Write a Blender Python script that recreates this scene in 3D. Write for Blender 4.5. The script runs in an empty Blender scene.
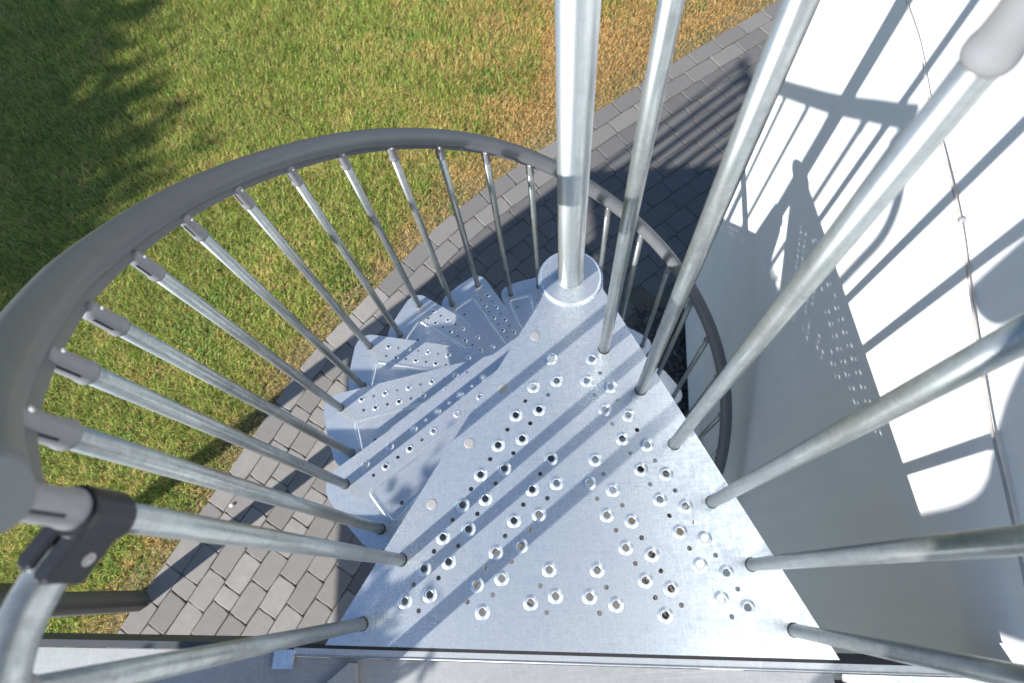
import bpy, bmesh, math, random
import numpy as np
from mathutils import Vector, Matrix, Euler
from mathutils.bvhtree import BVHTree
random.seed(7)
rng = np.random.default_rng(11)
sc = bpy.context.scene
COL = sc.collection
PI = math.pi

# ------------------------------------------------------------------ measured layout (metres, staircase axis = z axis, landing top = z 0)
GZ = -2.85                      # paving level
R0 = 0.72                       # circle of the balusters
TH0 = math.radians(248.866)     # angle of baluster 0
DTH = math.radians(11.7817)     # angle between balusters
RISE = 0.23752                  # riser
TRAVEL = math.radians(36.0)     # direction the sunlight travels
TANEL = 0.555                   # tangent of the sun's height
BIG=[(-0.0614,-0.1949),(0.0284,-0.2026),(0.0116,-0.2520),(0.0616,-0.2698),(-0.1049,-0.2562),(-0.0532,-0.2467),(-0.0964,-0.3086),(-0.1472,-0.3171),(-0.1368,-0.3694),(-0.1884,-0.3792),(-0.2281,-0.4385),(-0.1782,-0.4297),(-0.0794,-0.4162),(0.0437,-0.3196),(0.0917,-0.3357),(0.0729,-0.3851),(0.1218,-0.4013),(0.1020,-0.4509),(0.1515,-0.4637),(0.0121,-0.4242),(-0.2201,-0.4882),(-0.2680,-0.4977),(-0.2571,-0.5459),(-0.3089,-0.5584),(-0.2983,-0.6055),(-0.3484,-0.6157),(-0.3367,-0.6640),(-0.3859,-0.6726),(-0.0717,-0.4668),(-0.1228,-0.4761),(-0.1128,-0.5262),(-0.1638,-0.5352),(-0.1533,-0.5843),(-0.2035,-0.5931),(-0.1941,-0.6418),(-0.2442,-0.6511),(-0.2344,-0.7000),(-0.1002,-0.6316),(-0.0919,-0.6796),(-0.1405,-0.6887),(-0.0075,-0.6377),(-0.0269,-0.6845),(0.0214,-0.7009),(-0.0052,-0.4714),(0.0405,-0.4880),(0.0229,-0.5365),(0.0705,-0.5510),(0.0525,-0.6003),(0.1009,-0.6156),(0.0823,-0.6617),(0.1284,-0.6788),(0.1109,-0.7243),(0.1318,-0.5132),(0.1801,-0.5295),(0.1615,-0.5772),(0.2064,-0.5933),(0.1896,-0.6405),(0.2364,-0.6567),(0.2187,-0.7025),(0.2640,-0.7192)]
SMALL=[(0.0432,-0.2368),(0.0742,-0.3025),(0.0249,-0.2851),(-0.0742,-0.2771),(-0.1254,-0.2866),(-0.0849,-0.2260),(-0.1174,-0.3373),(-0.1671,-0.3473),(-0.1573,-0.3987),(-0.2069,-0.4077),(0.0564,-0.3514),(0.1058,-0.3688),(0.0857,-0.4164),(0.1336,-0.4351),(-0.1044,-0.4458),(0.0252,-0.4555),(-0.1980,-0.4589),(-0.2494,-0.4667),(-0.2893,-0.5257),(-0.2380,-0.5173),(-0.2791,-0.5766),(-0.3280,-0.5842),(-0.3195,-0.6346),(-0.3692,-0.6440),(-0.3587,-0.6920),(-0.1431,-0.5052),(-0.0931,-0.4960),(-0.1328,-0.5544),(-0.1834,-0.5641),(-0.1735,-0.6130),(-0.2248,-0.6230),(-0.2130,-0.6709),(-0.2633,-0.6807),(-0.1198,-0.6601),(-0.1113,-0.7079),(0.0067,-0.6700),(-0.0111,-0.7146),(0.0072,-0.5034),(0.0561,-0.5198),(0.0377,-0.5666),(0.0859,-0.5837),(0.0673,-0.6306),(0.1142,-0.6469),(0.0967,-0.6933),(0.1431,-0.7088),(0.1170,-0.4821),(0.1646,-0.4979),(0.1460,-0.5459),(0.1937,-0.5617),(0.1749,-0.6092),(0.2224,-0.6247),(0.2041,-0.6708),(0.2524,-0.6868),(0.2323,-0.7335)]


# ------------------------------------------------------------------ helpers
def tag(o, label=None, cat=None, group=None, kind=None):
    if label: o['label'] = label
    if cat: o['category'] = cat
    if group: o['group'] = group
    if kind: o['kind'] = kind
    return o

def link(name, me, mat=None, parent=None):
    o = bpy.data.objects.new(name, me)
    COL.objects.link(o)
    if mat is not None: me.materials.append(mat)
    if parent is not None: o.parent = parent
    return o

def empty(name, loc, **kw):
    o = bpy.data.objects.new(name, None)
    COL.objects.link(o)
    o.empty_display_size = 0.1
    o.location = loc
    tag(o, **kw)
    return o

class MB:
    """collects shapes of ONE mesh"""
    def __init__(s): s.v = []; s.f = []; s.sm = []
    def add(s, vs, fs, smooth=False):
        b = len(s.v)
        s.v += [tuple(x) for x in vs]
        s.f += [tuple(i + b for i in f) for f in fs]
        s.sm += [smooth] * len(fs)
    def box(s, c, d, rz=0.0, M=None):
        cx, cy, cz = c; dx, dy, dz = (q / 2 for q in d)
        vs = []
        for sx in (-1, 1):
            for sy in (-1, 1):
                for sz in (-1, 1):
                    x, y = sx * dx, sy * dy
                    X = x * math.cos(rz) - y * math.sin(rz); Y = x * math.sin(rz) + y * math.cos(rz)
                    vs.append((cx + X, cy + Y, cz + sz * dz))
        if M is not None: vs = [tuple(M @ Vector(v)) for v in vs]
        s.add(vs, [(0, 1, 3, 2), (4, 6, 7, 5), (0, 4, 5, 1), (2, 3, 7, 6), (0, 2, 6, 4), (1, 5, 7, 3)])
    def prism(s, poly, z0, z1):
        n = len(poly)
        s.add([(x, y, z0) for x, y in poly] + [(x, y, z1) for x, y in poly],
              [tuple(range(n))[::-1], tuple(range(n, 2 * n))] + [(i, (i + 1) % n, n + (i + 1) % n, n + i) for i in range(n)])
    def tube(s, pts, r, seg=16, caps=True, smooth=True):
        pts = [Vector(p) for p in pts]; n = len(pts)
        rs = r if isinstance(r, (list, tuple)) else [r] * n
        T = []
        for i in range(n):
            t = (pts[min(i + 1, n - 1)] - pts[max(i - 1, 0)]).normalized(); T.append(t)
        up = Vector((0, 0, 1)) if abs(T[0].z) < .9 else Vector((1, 0, 0))
        N = (up - T[0] * up.dot(T[0])).normalized()
        vs = []
        for i in range(n):
            N = (N - T[i] * N.dot(T[i])).normalized(); B = T[i].cross(N)
            for j in range(seg):
                a = 2 * PI * j / seg
                vs.append(pts[i] + (N * math.cos(a) + B * math.sin(a)) * rs[i])
        fs = [(i * seg + j, i * seg + (j + 1) % seg, (i + 1) * seg + (j + 1) % seg, (i + 1) * seg + j) for i in range(n - 1) for j in range(seg)]
        s.add(vs, fs, smooth)
        if caps:
            b = len(s.v) - len(vs)
            s.f.append(tuple(range(b, b + seg))[::-1]); s.sm.append(False)
            b2 = b + (n - 1) * seg
            s.f.append(tuple(range(b2, b2 + seg))); s.sm.append(False)
    def lathe(s, prof, c=(0, 0, 0), axis=None, seg=24, smooth=True):
        """prof = [(r, z)]; axis = direction of z"""
        M = Matrix.Identity(3)
        if axis is not None: M = Vector(axis).normalized().to_track_quat('Z', 'Y').to_matrix()
        vs = []
        for r, z in prof:
            for j in range(seg):
                a = 2 * PI * j / seg
                q = M @ Vector((r * math.cos(a), r * math.sin(a), z))
                vs.append((q.x + c[0], q.y + c[1], q.z + c[2]))
        fs = [(i * seg + j, i * seg + (j + 1) % seg, (i + 1) * seg + (j + 1) % seg, (i + 1) * seg + j) for i in range(len(prof) - 1) for j in range(seg)]
        s.add(vs, fs, smooth)
    def ring(s, c, R, r, seg=20, ms=8, axis=None):
        M = Matrix.Identity(3)
        if axis is not None: M = Vector(axis).normalized().to_track_quat('Z', 'Y').to_matrix()
        vs = []
        for i in range(seg):
            a = 2 * PI * i / seg
            for j in range(ms):
                b = 2 * PI * j / ms
                q = M @ Vector(((R + r * math.cos(b)) * math.cos(a), (R + r * math.cos(b)) * math.sin(a), r * math.sin(b)))
                vs.append((q.x + c[0], q.y + c[1], q.z + c[2]))
        s.add(vs, [(i * ms + j, ((i + 1) % seg) * ms + j, ((i + 1) % seg) * ms + (j + 1) % ms, i * ms + (j + 1) % ms) for i in range(seg) for j in range(ms)], True)
    def mesh(s, name):
        me = bpy.data.meshes.new(name)
        me.from_pydata(s.v, [], s.f)
        me.polygons.foreach_set('use_smooth', s.sm)
        me.validate(); me.update()
        return me
    def build(s, name, mat, parent=None, origin=None):
        if origin is not None:
            s.v = [(x - origin[0], y - origin[1], z - origin[2]) for x, y, z in s.v]
        o = link(name, s.mesh(name), mat, parent)
        if origin is not None: o.location = origin
        return o

def recalc(o):
    bm = bmesh.new(); bm.from_mesh(o.data)
    bmesh.ops.recalc_face_normals(bm, faces=bm.faces)
    bm.to_mesh(o.data); bm.free()
    return o

def plate_mesh(name, outline, holes, z0, z1):
    """flat plate with real holes: filled 2D curve, extruded"""
    cu = bpy.data.curves.new(name + '_outline', 'CURVE'); cu.dimensions = '2D'; cu.fill_mode = 'BOTH'
    cu.extrude = (z1 - z0) / 2
    def spl(pts):
        s = cu.splines.new('POLY'); s.points.add(len(pts) - 1)
        for i, (x, y) in enumerate(pts): s.points[i].co = (x, y, 0, 1)
        s.use_cyclic_u = True
    spl(outline)
    for (x, y, r) in holes:
        n = 18
        spl([(x + r * math.cos(2 * PI * j / n), y + r * math.sin(2 * PI * j / n)) for j in range(n)])
    ob = bpy.data.objects.new(name + '_tmp', cu); COL.objects.link(ob)
    dg = bpy.context.evaluated_depsgraph_get(); dg.update()
    me = bpy.data.meshes.new_from_object(ob.evaluated_get(dg))
    bpy.data.objects.remove(ob); bpy.data.curves.remove(cu)
    vs = [(v.co.x, v.co.y, v.co.z + (z0 + z1) / 2) for v in me.vertices]
    fs = [tuple(p.vertices) for p in me.polygons]
    bpy.data.meshes.remove(me)
    return vs, fs

def arc(cx, cy, r, a0, a1, n):
    return [(cx + r * math.cos(a0 + (a1 - a0) * i / n), cy + r * math.sin(a0 + (a1 - a0) * i / n)) for i in range(n + 1)]

def round_poly(pts, rad, n=8):
    """rounds corner i of a polygon by rad[i]"""
    out = []
    m = len(pts)
    for i in range(m):
        r = rad[i]
        P = Vector(pts[i]); A = Vector(pts[i - 1]); B = Vector(pts[(i + 1) % m])
        if r <= 0: out.append(tuple(P)); continue
        u = (A - P).normalized(); v = (B - P).normalized()
        ang = u.angle(v); d = r / math.tan(ang / 2)
        p0 = P + u * d; p1 = P + v * d
        c = P + (u + v).normalized() * (r / math.sin(ang / 2))
        a0 = math.atan2(p0.y - c.y, p0.x - c.x); a1 = math.atan2(p1.y - c.y, p1.x - c.x)
        da = (a1 - a0 + PI) % (2 * PI) - PI
        out += [(c.x + r * math.cos(a0 + da * j / n), c.y + r * math.sin(a0 + da * j / n)) for j in range(n + 1)]
    return out

# ------------------------------------------------------------------ materials
class NT:
    def __init__(s, name):
        s.m = bpy.data.materials.new(name); s.m.use_nodes = True
        s.t = s.m.node_tree; s.n = s.t.nodes; s.l = s.t.links
        s.b = s.n['Principled BSDF']; s.out = s.n['Material Output']
    def node(s, kind, **kw):
        n = s.n.new(kind)
        for k, v in kw.items(): setattr(n, k, v)
        return n
    def link(s, a, b): s.l.new(a, b)
    def coord(s, scale=(1, 1, 1), kind='Object', rot=(0, 0, 0)):
        if kind == 'World': c = s.node('ShaderNodeNewGeometry').outputs['Position']
        else: c = s.node('ShaderNodeTexCoord').outputs[kind]
        mp = s.node('ShaderNodeMapping'); mp.inputs['Scale'].default_value = scale; mp.inputs['Rotation'].default_value = rot
        s.link(c, mp.inputs['Vector']); return mp.outputs['Vector']
    def noise(s, vec, scale, detail=4, rough=.55, dist=0.0):
        n = s.node('ShaderNodeTexNoise'); n.inputs['Scale'].default_value = scale; n.inputs['Detail'].default_value = detail
        n.inputs['Roughness'].default_value = rough; n.inputs['Distortion'].default_value = dist
        if vec is not None: s.link(vec, n.inputs['Vector'])
        return n.outputs['Fac']
    def voro(s, vec, scale, feature='F1', out='Color'):
        n = s.node('ShaderNodeTexVoronoi'); n.feature = feature; n.inputs['Scale'].default_value = scale
        if vec is not None: s.link(vec, n.inputs['Vector'])
        return n.outputs[out]
    def ramp(s, fac, stops):
        r = s.node('ShaderNodeValToRGB'); e = r.color_ramp.elements
        while len(e) < len(stops): e.new(.5)
        for i, (p, c) in enumerate(stops):
            e[i].position = p
            e[i].color = (c, c, c, 1) if not isinstance(c, (tuple, list)) else (*c, 1)
        s.link(fac, r.inputs['Fac']); return r.outputs['Color']
    def mix(s, fac, a, b, mode='MIX'):
        n = s.node('ShaderNodeMix', data_type='RGBA', blend_type=mode)
        for i, x in ((0, fac), (6, a), (7, b)):
            if hasattr(x, 'links'): s.link(x, n.inputs[i])
            else: n.inputs[i].default_value = (*x, 1) if isinstance(x, tuple) else x
        return n.outputs[2]
    def math(s, op, a, b=None, c=None, clamp=False):
        n = s.node('ShaderNodeMath', operation=op); n.use_clamp = clamp
        for i, x in enumerate((a, b, c)):
            if x is None: continue
            if hasattr(x, 'links'): s.link(x, n.inputs[i])
            else: n.inputs[i].default_value = x
        return n.outputs[0]
    def bump(s, h, strength=.3, dist=.001):
        n = s.node('ShaderNodeBump'); n.inputs['Strength'].default_value = strength; n.inputs['Distance'].default_value = dist
        s.link(h, n.inputs['Height']); s.link(n.outputs['Normal'], s.b.inputs['Normal'])
    def set(s, **kw):
        for k, v in kw.items():
            k = k.replace('_', ' ')
            if hasattr(v, 'links'): s.link(v, s.b.inputs[k])
            else: s.b.inputs[k].default_value = (*v, 1) if isinstance(v, tuple) else v
        return s

def galv(name, a, b, metallic=.75, r0=.34, r1=.5, streak=(1, 1, 1), scr=1.0, lo=.40, hi=.64):
    """hot-dip zinc: fine crystal grain, brushed streaks in two directions, faint handling scratches"""
    t = NT(name); v = t.coord(kind='World'); vs = t.coord(kind='World', scale=streak)
    big = t.noise(v, 3.2, 2, .5, .3); mid = t.noise(vs, 85, 5, .75, .2); fine = t.noise(v, 420, 2, .7)
    br1 = t.noise(t.coord(kind='World', scale=(9, 150, 9), rot=(0, 0, .95)), 1.6, 5, .75); br2 = t.noise(t.coord(kind='World', scale=(130, 11, 9), rot=(0, 0, .25)), 1.6, 5, .75)
    sp = t.voro(v, 210); bw = t.node('ShaderNodeRGBToBW'); t.link(sp, bw.inputs[0])
    f = t.math('ADD', t.math('MULTIPLY', big, .22), t.math('MULTIPLY', mid, .24))
    f = t.math('ADD', f, t.math('MULTIPLY', fine, .03)); f = t.math('ADD', f, t.math('MULTIPLY', bw.outputs[0], .05)); f = t.math('ADD', f, t.math('MULTIPLY', t.noise(v, 26, 4, .65, 1.2), .16))
    f = t.math('ADD', f, t.math('MULTIPLY', br1, .20 * scr + .02)); f = t.math('ADD', f, t.math('MULTIPLY', br2, .20 * scr + .02))
    f = t.math('ADD', f, .18 * (1 - scr) - .03)
    col = t.mix(t.ramp(f, [(lo, 0.0), (hi, 1.0)]), a, b)
    s1 = t.noise(t.coord(kind='World', scale=(3, 260, 4), rot=(0, 0, .7)), 2, 2, .5); s2 = t.noise(t.coord(kind='World', scale=(240, 4, 4), rot=(0, 0, .4)), 2, 2, .5)
    sc_ = t.math('MAXIMUM', t.ramp(s1, [(.64, 0.0), (.69, 1.0)]), t.ramp(s2, [(.66, 0.0), (.71, 1.0)]))
    col = t.mix(t.math('MULTIPLY', sc_, .30 * scr), col, (.86, .88, .89))
    t.set(Base_Color=col, Metallic=metallic)
    rr = t.node('ShaderNodeMapRange'); rr.inputs['To Min'].default_value = r1; rr.inputs['To Max'].default_value = r0
    t.link(f, rr.inputs['Value']); rr.inputs['From Min'].default_value = lo; rr.inputs['From Max'].default_value = hi
    t.link(rr.outputs[0], t.b.inputs['Roughness'])
    t.bump(t.math('ADD', t.math('MULTIPLY', mid, .08), t.math('MULTIPLY', big, 2.0)), .14, .0010)
    return t.m

M_plate = galv('galvanised_sheet', (.42, .51, .59), (.88, .92, .94), .76, .24, .40, lo=.41, hi=.61)
M_tread = galv('galvanised_tread', (.52, .61, .68), (.95, .97, .98), .74, .26, .36, scr=.8, lo=.36, hi=.64)
M_tube = galv('galvanised_tube', (.15, .172, .176), (.42, .45, .455), .68, .28, .42, streak=(1, 1, .12), scr=.3)
M_pole = galv('galvanised_pole', (.28, .31, .32), (.50, .53, .54), .82, .28, .46, streak=(1, 1, .1), scr=.3)
M_strip = galv('strip_zinc', (.36, .39, .42), (.52, .54, .56), .55, .42, .55)
M_deck = galv('dull_galvanised_deck', (.24, .25, .26), (.36, .37, .38), .25, .5, .65, scr=.5)

def plain(name, col, rough=.5, metallic=0.0, var=.12, scale=40, bump=0.0):
    t = NT(name); n = t.noise(t.coord(kind='World'), scale, 5, .6)
    c = t.mix(t.ramp(n, [(.3, 0.0), (.7, 1.0)]), tuple(x * (1 - var) for x in col), tuple(min(1, x * (1 + var)) for x in col))
    t.set(Base_Color=c, Roughness=rough, Metallic=metallic)
    if bump: t.bump(n, bump, .001)
    return t.m
M_rail = plain('grey_coated_handrail', (.135, .142, .155), .36, 0, .05, 25)
M_cap = plain('grey_plastic_cap', (.215, .22, .235), .40, 0, .05)
M_black = plain('black_plastic', (.012, .013, .018), .38, 0, .2)
M_grom = plain('dark_grommet', (.03, .03, .03), .6)
M_bolt = plain('plug_disc_zinc', (.36, .35, .345), .6, .3, .1, 200)
M_screw = plain('bright_screw', (.7, .7, .7), .3, .9)
M_post = plain('dark_grey_post_paint', (.13, .132, .125), .75, 0, .12, 90, .3)
M_beam = plain('dark_blue_grey_beam', (.035, .042, .055), .6)
M_cable = plain('pale_cable', (.42, .38, .36), .6)
M_plinth = plain('dark_plinth', (.02, .02, .024), .9)
def wall_mat():
    t = NT('white_wall_paint'); v = t.coord(kind='World')
    n = t.noise(v, 2.0, 4, .6); f = t.noise(t.coord(kind='World', scale=(22, 22, .8)), 1.0, 4, .6); g = t.noise(v, 320, 3, .7)
    q = t.math('ADD', t.math('MULTIPLY', n, .5), t.math('MULTIPLY', f, .5))
    col = t.mix(t.ramp(q, [(.38, 0.0), (.62, 1.0)]), (.83, .845, .865), (.89, .90, .91))
    sp = t.noise(v, 55, 2, .5); col = t.mix(t.ramp(sp, [(.76, 0.0), (.80, .45)]), col, (.55, .54, .52))
    # splashed dirt low on the wall
    sx = t.node('ShaderNodeSeparateXYZ'); t.link(v, sx.inputs[0])
    d = t.math('SUBTRACT', 1.0, t.math('DIVIDE', t.math('ADD', sx.outputs['Z'], 2.75), .45), clamp=True)
    col = t.mix(t.math('MULTIPLY', d, t.math('MULTIPLY', t.noise(v, 9, 5, .7), .4)), col, (.58, .58, .58))
    t.set(Base_Color=col, Roughness=.6)
    t.bump(t.math('ADD', t.math('MULTIPLY', g, .5), t.math('MULTIPLY', n, .6)), .25, .0012)
    return t.m
M_wall = wall_mat()

# ------------------------------------------------------------------ camera, light, sky
Rm = [[0.9954, 0.0817, 0.0506], [-0.0568, 0.9250, -0.3757], [-0.0775, 0.3711, 0.9254]]
CAM = Vector((-0.0770, -0.6559, 1.2565))
cam = bpy.data.cameras.new('camera'); co = bpy.data.objects.new('camera', cam); COL.objects.link(co)
cx = Vector((Rm[0][0], Rm[1][0], Rm[2][0])).normalized(); cz = Vector((Rm[0][2], Rm[1][2], Rm[2][2])).normalized()
cy = cz.cross(cx).normalized(); cx = cy.cross(cz)
co.matrix_world = Matrix(((cx.x, cy.x, cz.x, CAM.x), (cx.y, cy.y, cz.y, CAM.y), (cx.z, cy.z, cz.z, CAM.z), (0, 0, 0, 1)))
cam.sensor_width = 36; cam.lens = 36 * 599.95 / 1024; cam.clip_start = .02; cam.clip_end = 500
cam.dof.use_dof = True; cam.dof.focus_distance = 1.42; cam.dof.aperture_fstop = 5.0
sc.camera = co
SUN = Vector((math.cos(TRAVEL), math.sin(TRAVEL), -TANEL)).normalized()
sl = bpy.data.lights.new('sun', 'SUN'); so = bpy.data.objects.new('sun', sl); COL.objects.link(so)
sl.energy = 5.0; sl.angle = math.radians(.53); sl.color = (1.0, .965, .915)
so.rotation_euler = SUN.to_track_quat('-Z', 'Y').to_euler(); so.location = -SUN * 20
w = bpy.data.worlds.new('World'); sc.world = w; w.use_nodes = True
bg = w.node_tree.nodes['Background']; sky = w.node_tree.nodes.new('ShaderNodeTexSky'); sky.sky_type = 'NISHITA'
sky.sun_disc = False; sky.sun_elevation = math.atan(TANEL); sky.sun_rotation = math.atan2(-SUN.x, -SUN.y)
sky.air_density = 1.0; sky.dust_density = .15; sky.ozone_density = 4.0
w.node_tree.links.new(sky.outputs[0], bg.inputs[0]); bg.inputs[1].default_value = .085
sc.view_settings.view_transform = 'Standard'; sc.view_settings.look = 'None'; sc.view_settings.exposure = .86; sc.view_settings.gamma = 1
sc.cycles.use_denoising = True
sc.cycles.max_bounces = 8; sc.cycles.diffuse_bounces = 4; sc.cycles.glossy_bounces = 4
sc.cycles.caustics_reflective = False; sc.cycles.caustics_refractive = False
sc.cycles.sample_clamp_indirect = 6

def angk(k): return TH0 - k * DTH
def pol(r, a, z): return (r * math.cos(a), r * math.sin(a), z)
ZR = [(-1, .965), (1, .976), (2, 1.004), (3, 1.014), (4, 1.024), (6, 1.024), (8, 1.021), (10, 1.027), (12, 1.032), (13, 1.026), (15, 1.002), (17, .992), (20, .986), (26, .986)]
def zrel(k):
    for (a, x), (b, y) in zip(ZR, ZR[1:]):
        if a <= k <= b: return x + (y - x) * (k - a) / (b - a)
    return .98
def zcap(k): return zrel(k) - k * RISE / 2
LEAN = {1: -2.2, 2: -.4, 3: .7, 4: 2.5, 5: 1.55, 6: 1.26, 7: .74, 8: .35}

# ------------------------------------------------------------------ spiral staircase
st = empty('spiral_staircase', (0, 0, GZ), label='galvanised steel spiral staircase with perforated treads and a grey curved handrail beside the white wall', cat='spiral staircase')
OR = Vector((0, 0, GZ))
def P(name, mb, mat, parent=st):
    """part: geometry is in world coordinates, parent sits at the staircase base"""
    o = mb.build(name, mat, parent)
    if parent is st: o.location = -OR
    return o
# centre pole with hubs
mb = MB()
mb.tube([(0, 0, GZ), (0, 0, 1.16)], .0285, 40)
mb.ring((0, 0, .0105), .0290, .0022, 40, 8)
P('center_pole', mb, M_pole)
mb = MB(); mb.tube([(0, 0, GZ + .001), (0, 0, GZ + .012)], .11, 32); P('base_plate', mb, M_plate)

# landing
A = Vector((-.0727, -.048)); L1 = Vector((-.541, -.742)); R1 = Vector((.4086, -.8138)); B = Vector((.0723, -.0336))
out = [tuple(L1), tuple(R1), tuple(B)]
a0 = math.atan2(-.02, .0745); a1 = math.atan2(-.035, -.068)
out += arc(0, 0, .0765, a0, a1 if a1 > a0 else a1 + 2 * PI, 24)
out += [tuple(A)]
holes = [(x, y, .0088) for x, y in BIG] + [(x, y, .0048) for x, y in SMALL]
vs, fs = plate_mesh('landing', out, holes, -.0032, 0)
mb = MB(); mb.add(vs, fs)
for x, y in BIG:
    mb.lathe([(.0072, -.0010), (.0068, .0018), (.0076, .0029), (.0092, .0029), (.0118, .0016), (.0148, .0002)], (x, y, 0), seg=22)
# folded flanges below the edges
def flange(mb, p, q, h, t=.003):
    p = Vector(p); q = Vector(q); d = (q - p).normalized(); n = Vector((-d.y, d.x))
    c = (p + q) / 2 + n * t * .6
    mb.box((c.x, c.y, -.0042 - h / 2), ((q - p).length * .985, t, h), math.atan2(d.y, d.x))
flange(mb, L1, R1, .028); flange(mb, R1, B, .035); flange(mb, A, L1, .035)
land = P('landing', mb, M_plate)
for x, y in ((-.0925, -.1369), (-.1715, -.2556), (-.2505, -.3708), (-.3317, -.4922)):
    mb = MB(); mb.lathe([(0, .0012), (.0092, .0012), (.0108, .0006), (.011, -.0002)], (x, y, 0), seg=28, smooth=False)
    P('plug', mb, M_bolt, land)
mb = MB(); mb.lathe([(.0285, .0095), (.0675, .0095), (.0705, .0080), (.0712, .0050), (.0712, .0003), (.0745, .0003)], (0, 0, 0), seg=56, smooth=False)
P('pole_flange', mb, M_plate)

# tread (built once in its own frame: x outwards, y against the way down)
def tread_mesh():
    nose0 = (.05, -.0545); nose1 = (.768, -.1256); rear1 = (.768, .1256); rear0 = (.05, .0545)
    o = [nose0] + round_poly([nose0, nose1, rear1, rear0], [0, .052, .052, 0], 8)[1:-1]
    # bulge of the outer edge
    o = [(x + (.006 * (1 - (y / .08) ** 2) if x > .76 and abs(y) < .08 else 0), y) for x, y in o]
    i = max(range(len(o)), key=lambda j: o[j][0] - abs(o[j][1]) * 0)
    o = o + [rear0]
    o2 = []
    for k, q in enumerate(o):
        o2.append(q)
        nx = o[(k + 1) % len(o)]
        if q[0] > .76 and nx[0] > .76 and abs(q[1] - nx[1]) > .08:
            for s in range(1, 10):
                y = q[1] + (nx[1] - q[1]) * s / 10
                o2.append((.768 + .004 * (1 - (y / .074) ** 2), y))
    big = [(.6465 - .0735 * i, -.0778 + .0075 * i) for i in range(6)] + [(.6125 - .0735 * i, -.0370 + .0075 * i) for i in range(5)]
    sm = [(.609 - .0735 * i, -.0738 + .0075 * i) for i in range(5)] + [(.6490 - .0735 * i, -.0412 + .0075 * i) for i in range(5)]
    hl = [(x, y, .0070) for x, y in big] + [(x, y, .0045) for x, y in sm] + [(.6385, .0609, .0055)]
    vs, fs = plate_mesh('tread', o2, hl, -.0022, 0)
    mb = MB(); mb.add(vs, fs)
    for x, y in big:
        mb.lathe([(.0056, -.001), (.0054, .0014), (.0060, .0022), (.0072, .0020), (.0092, .0009), (.0108, .0002)], (x, y, 0), seg=18)
    # embossed rib around the rear field
    rib = round_poly([(.30, .020), (.6810, -.0165), (.686, .088), (.34, .055)], [.004, .012, .014, .004], 6)
    rib = rib + [rib[0]]
    mb.tube([(x, y, -.0040) for x, y in rib], .0070, 12, caps=False)
    # folded nose and rear flanges
    def fl(p, q, h):
        d = Vector((q[0] - p[0], q[1] - p[1])); c = ((p[0] + q[0]) / 2, (p[1] + q[1]) / 2)
        mb.box((c[0], c[1], -.0034 - h / 2), (d.length, .0026, h), math.atan2(d.y, d.x))
    fl((.05, -.0527), (.715, -.1186), .030); fl((.05, .0527), (.715, .1186), .026)
    # hub sleeve round the pole
    mb.lathe([(.0290, .0012), (.047, .0012), (.049, -.002), (.049, -.06), (.040, -.062), (.040, -.2365), (.0292, -.2365)], (0, 0, 0), seg=36)
    return mb.mesh('tread')
tm = tread_mesh(); tm.materials.append(M_tread)
for k in range(1, 12):
    o = bpy.data.objects.new('tread', tm); COL.objects.link(o); o.parent = st
    o.location = Vector((0, 0, -RISE * k)) - OR; o.rotation_euler = (0, 0, angk(2 * k + .5))

# balusters
def cap_mesh():
    """grey plastic end cap: z up, x towards the rail's fin"""
    mb = MB()
    mb.lathe([(.0118, -.012), (.0140, -.0115), (.0147, -.009), (.0147, -.0045), (.0141, -.002), (.0133, .002), (.0130, .010), (.0128, .044), (.0122, .050), (.0100, .0545), (.0055, .0568), (0, .0572)], seg=24)
    return mb.mesh('end_cap')
cm = cap_mesh(); cm.materials.append(M_cap)
def slot_mesh():
    mb = MB()
    mb.box((0, .0118, .026), (.0028, .0030, .036))
    return mb.mesh('cap_slot')
sm_ = slot_mesh(); sm_.materials.append(M_black)
def screw_mesh():
    mb = MB(); mb.lathe([(0, .0030), (.0022, .0028), (.0036, .0016), (.0040, 0)], seg=14)
    return mb.mesh('screw')
scm = screw_mesh(); scm.materials.append(M_screw)
gm_ = MB(); gm_.ring((0, 0, .0004), .0124, .0009, 24, 6); gm_ = gm_.mesh('grommet'); gm_.materials.append(M_grom)
def baluster(p, q, face, r=.0118, label=None):
    """tube from p (tread) to q (end cap); face = direction from the baluster to the rail's fin"""
    p = Vector(p); q = Vector(q); d = (q - p).normalized()
    mb = MB(); mb.tube([(0, 0, -.022), tuple(q - p)], r, 20)
    o = mb.build('baluster', M_tube, st); o.location = p - OR
    f = Vector(face); f = (f - d * f.dot(d)).normalized(); s = d.cross(f)
    M = Matrix((f, s, d)).transposed()
    c = bpy.data.objects.new('end_cap', cm); COL.objects.link(c); c.parent = o
    c.location = q - p; c.rotation_euler = M.to_euler()
    for M2 in (M, M @ Matrix.Diagonal((-1, -1, 1))):
        s2 = bpy.data.objects.new('cap_slot', sm_); COL.objects.link(s2); s2.parent = o
        s2.location = q - p; s2.rotation_euler = M2.to_euler()
    sc2 = bpy.data.objects.new('screw', scm); COL.objects.link(sc2); sc2.parent = o
    sc2.location = (q - p) + d * .043 - f * .0122; sc2.rotation_euler = (-f).to_track_quat('Z', 'Y').to_euler()
    g = bpy.data.objects.new('grommet', gm_); COL.objects.link(g); g.parent = o
    return o
for k in range(1, 24):
    a = angk(k); at = a + math.radians(LEAN.get(k, 0))
    zb = -RISE * (k // 2)
    if k == 1: base = (-.3948, -.5966, 0)
    else: base = pol(R0, a, zb)
    baluster(base, pol(R0, at, zcap(k)), pol(1, at, 0))
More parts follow.
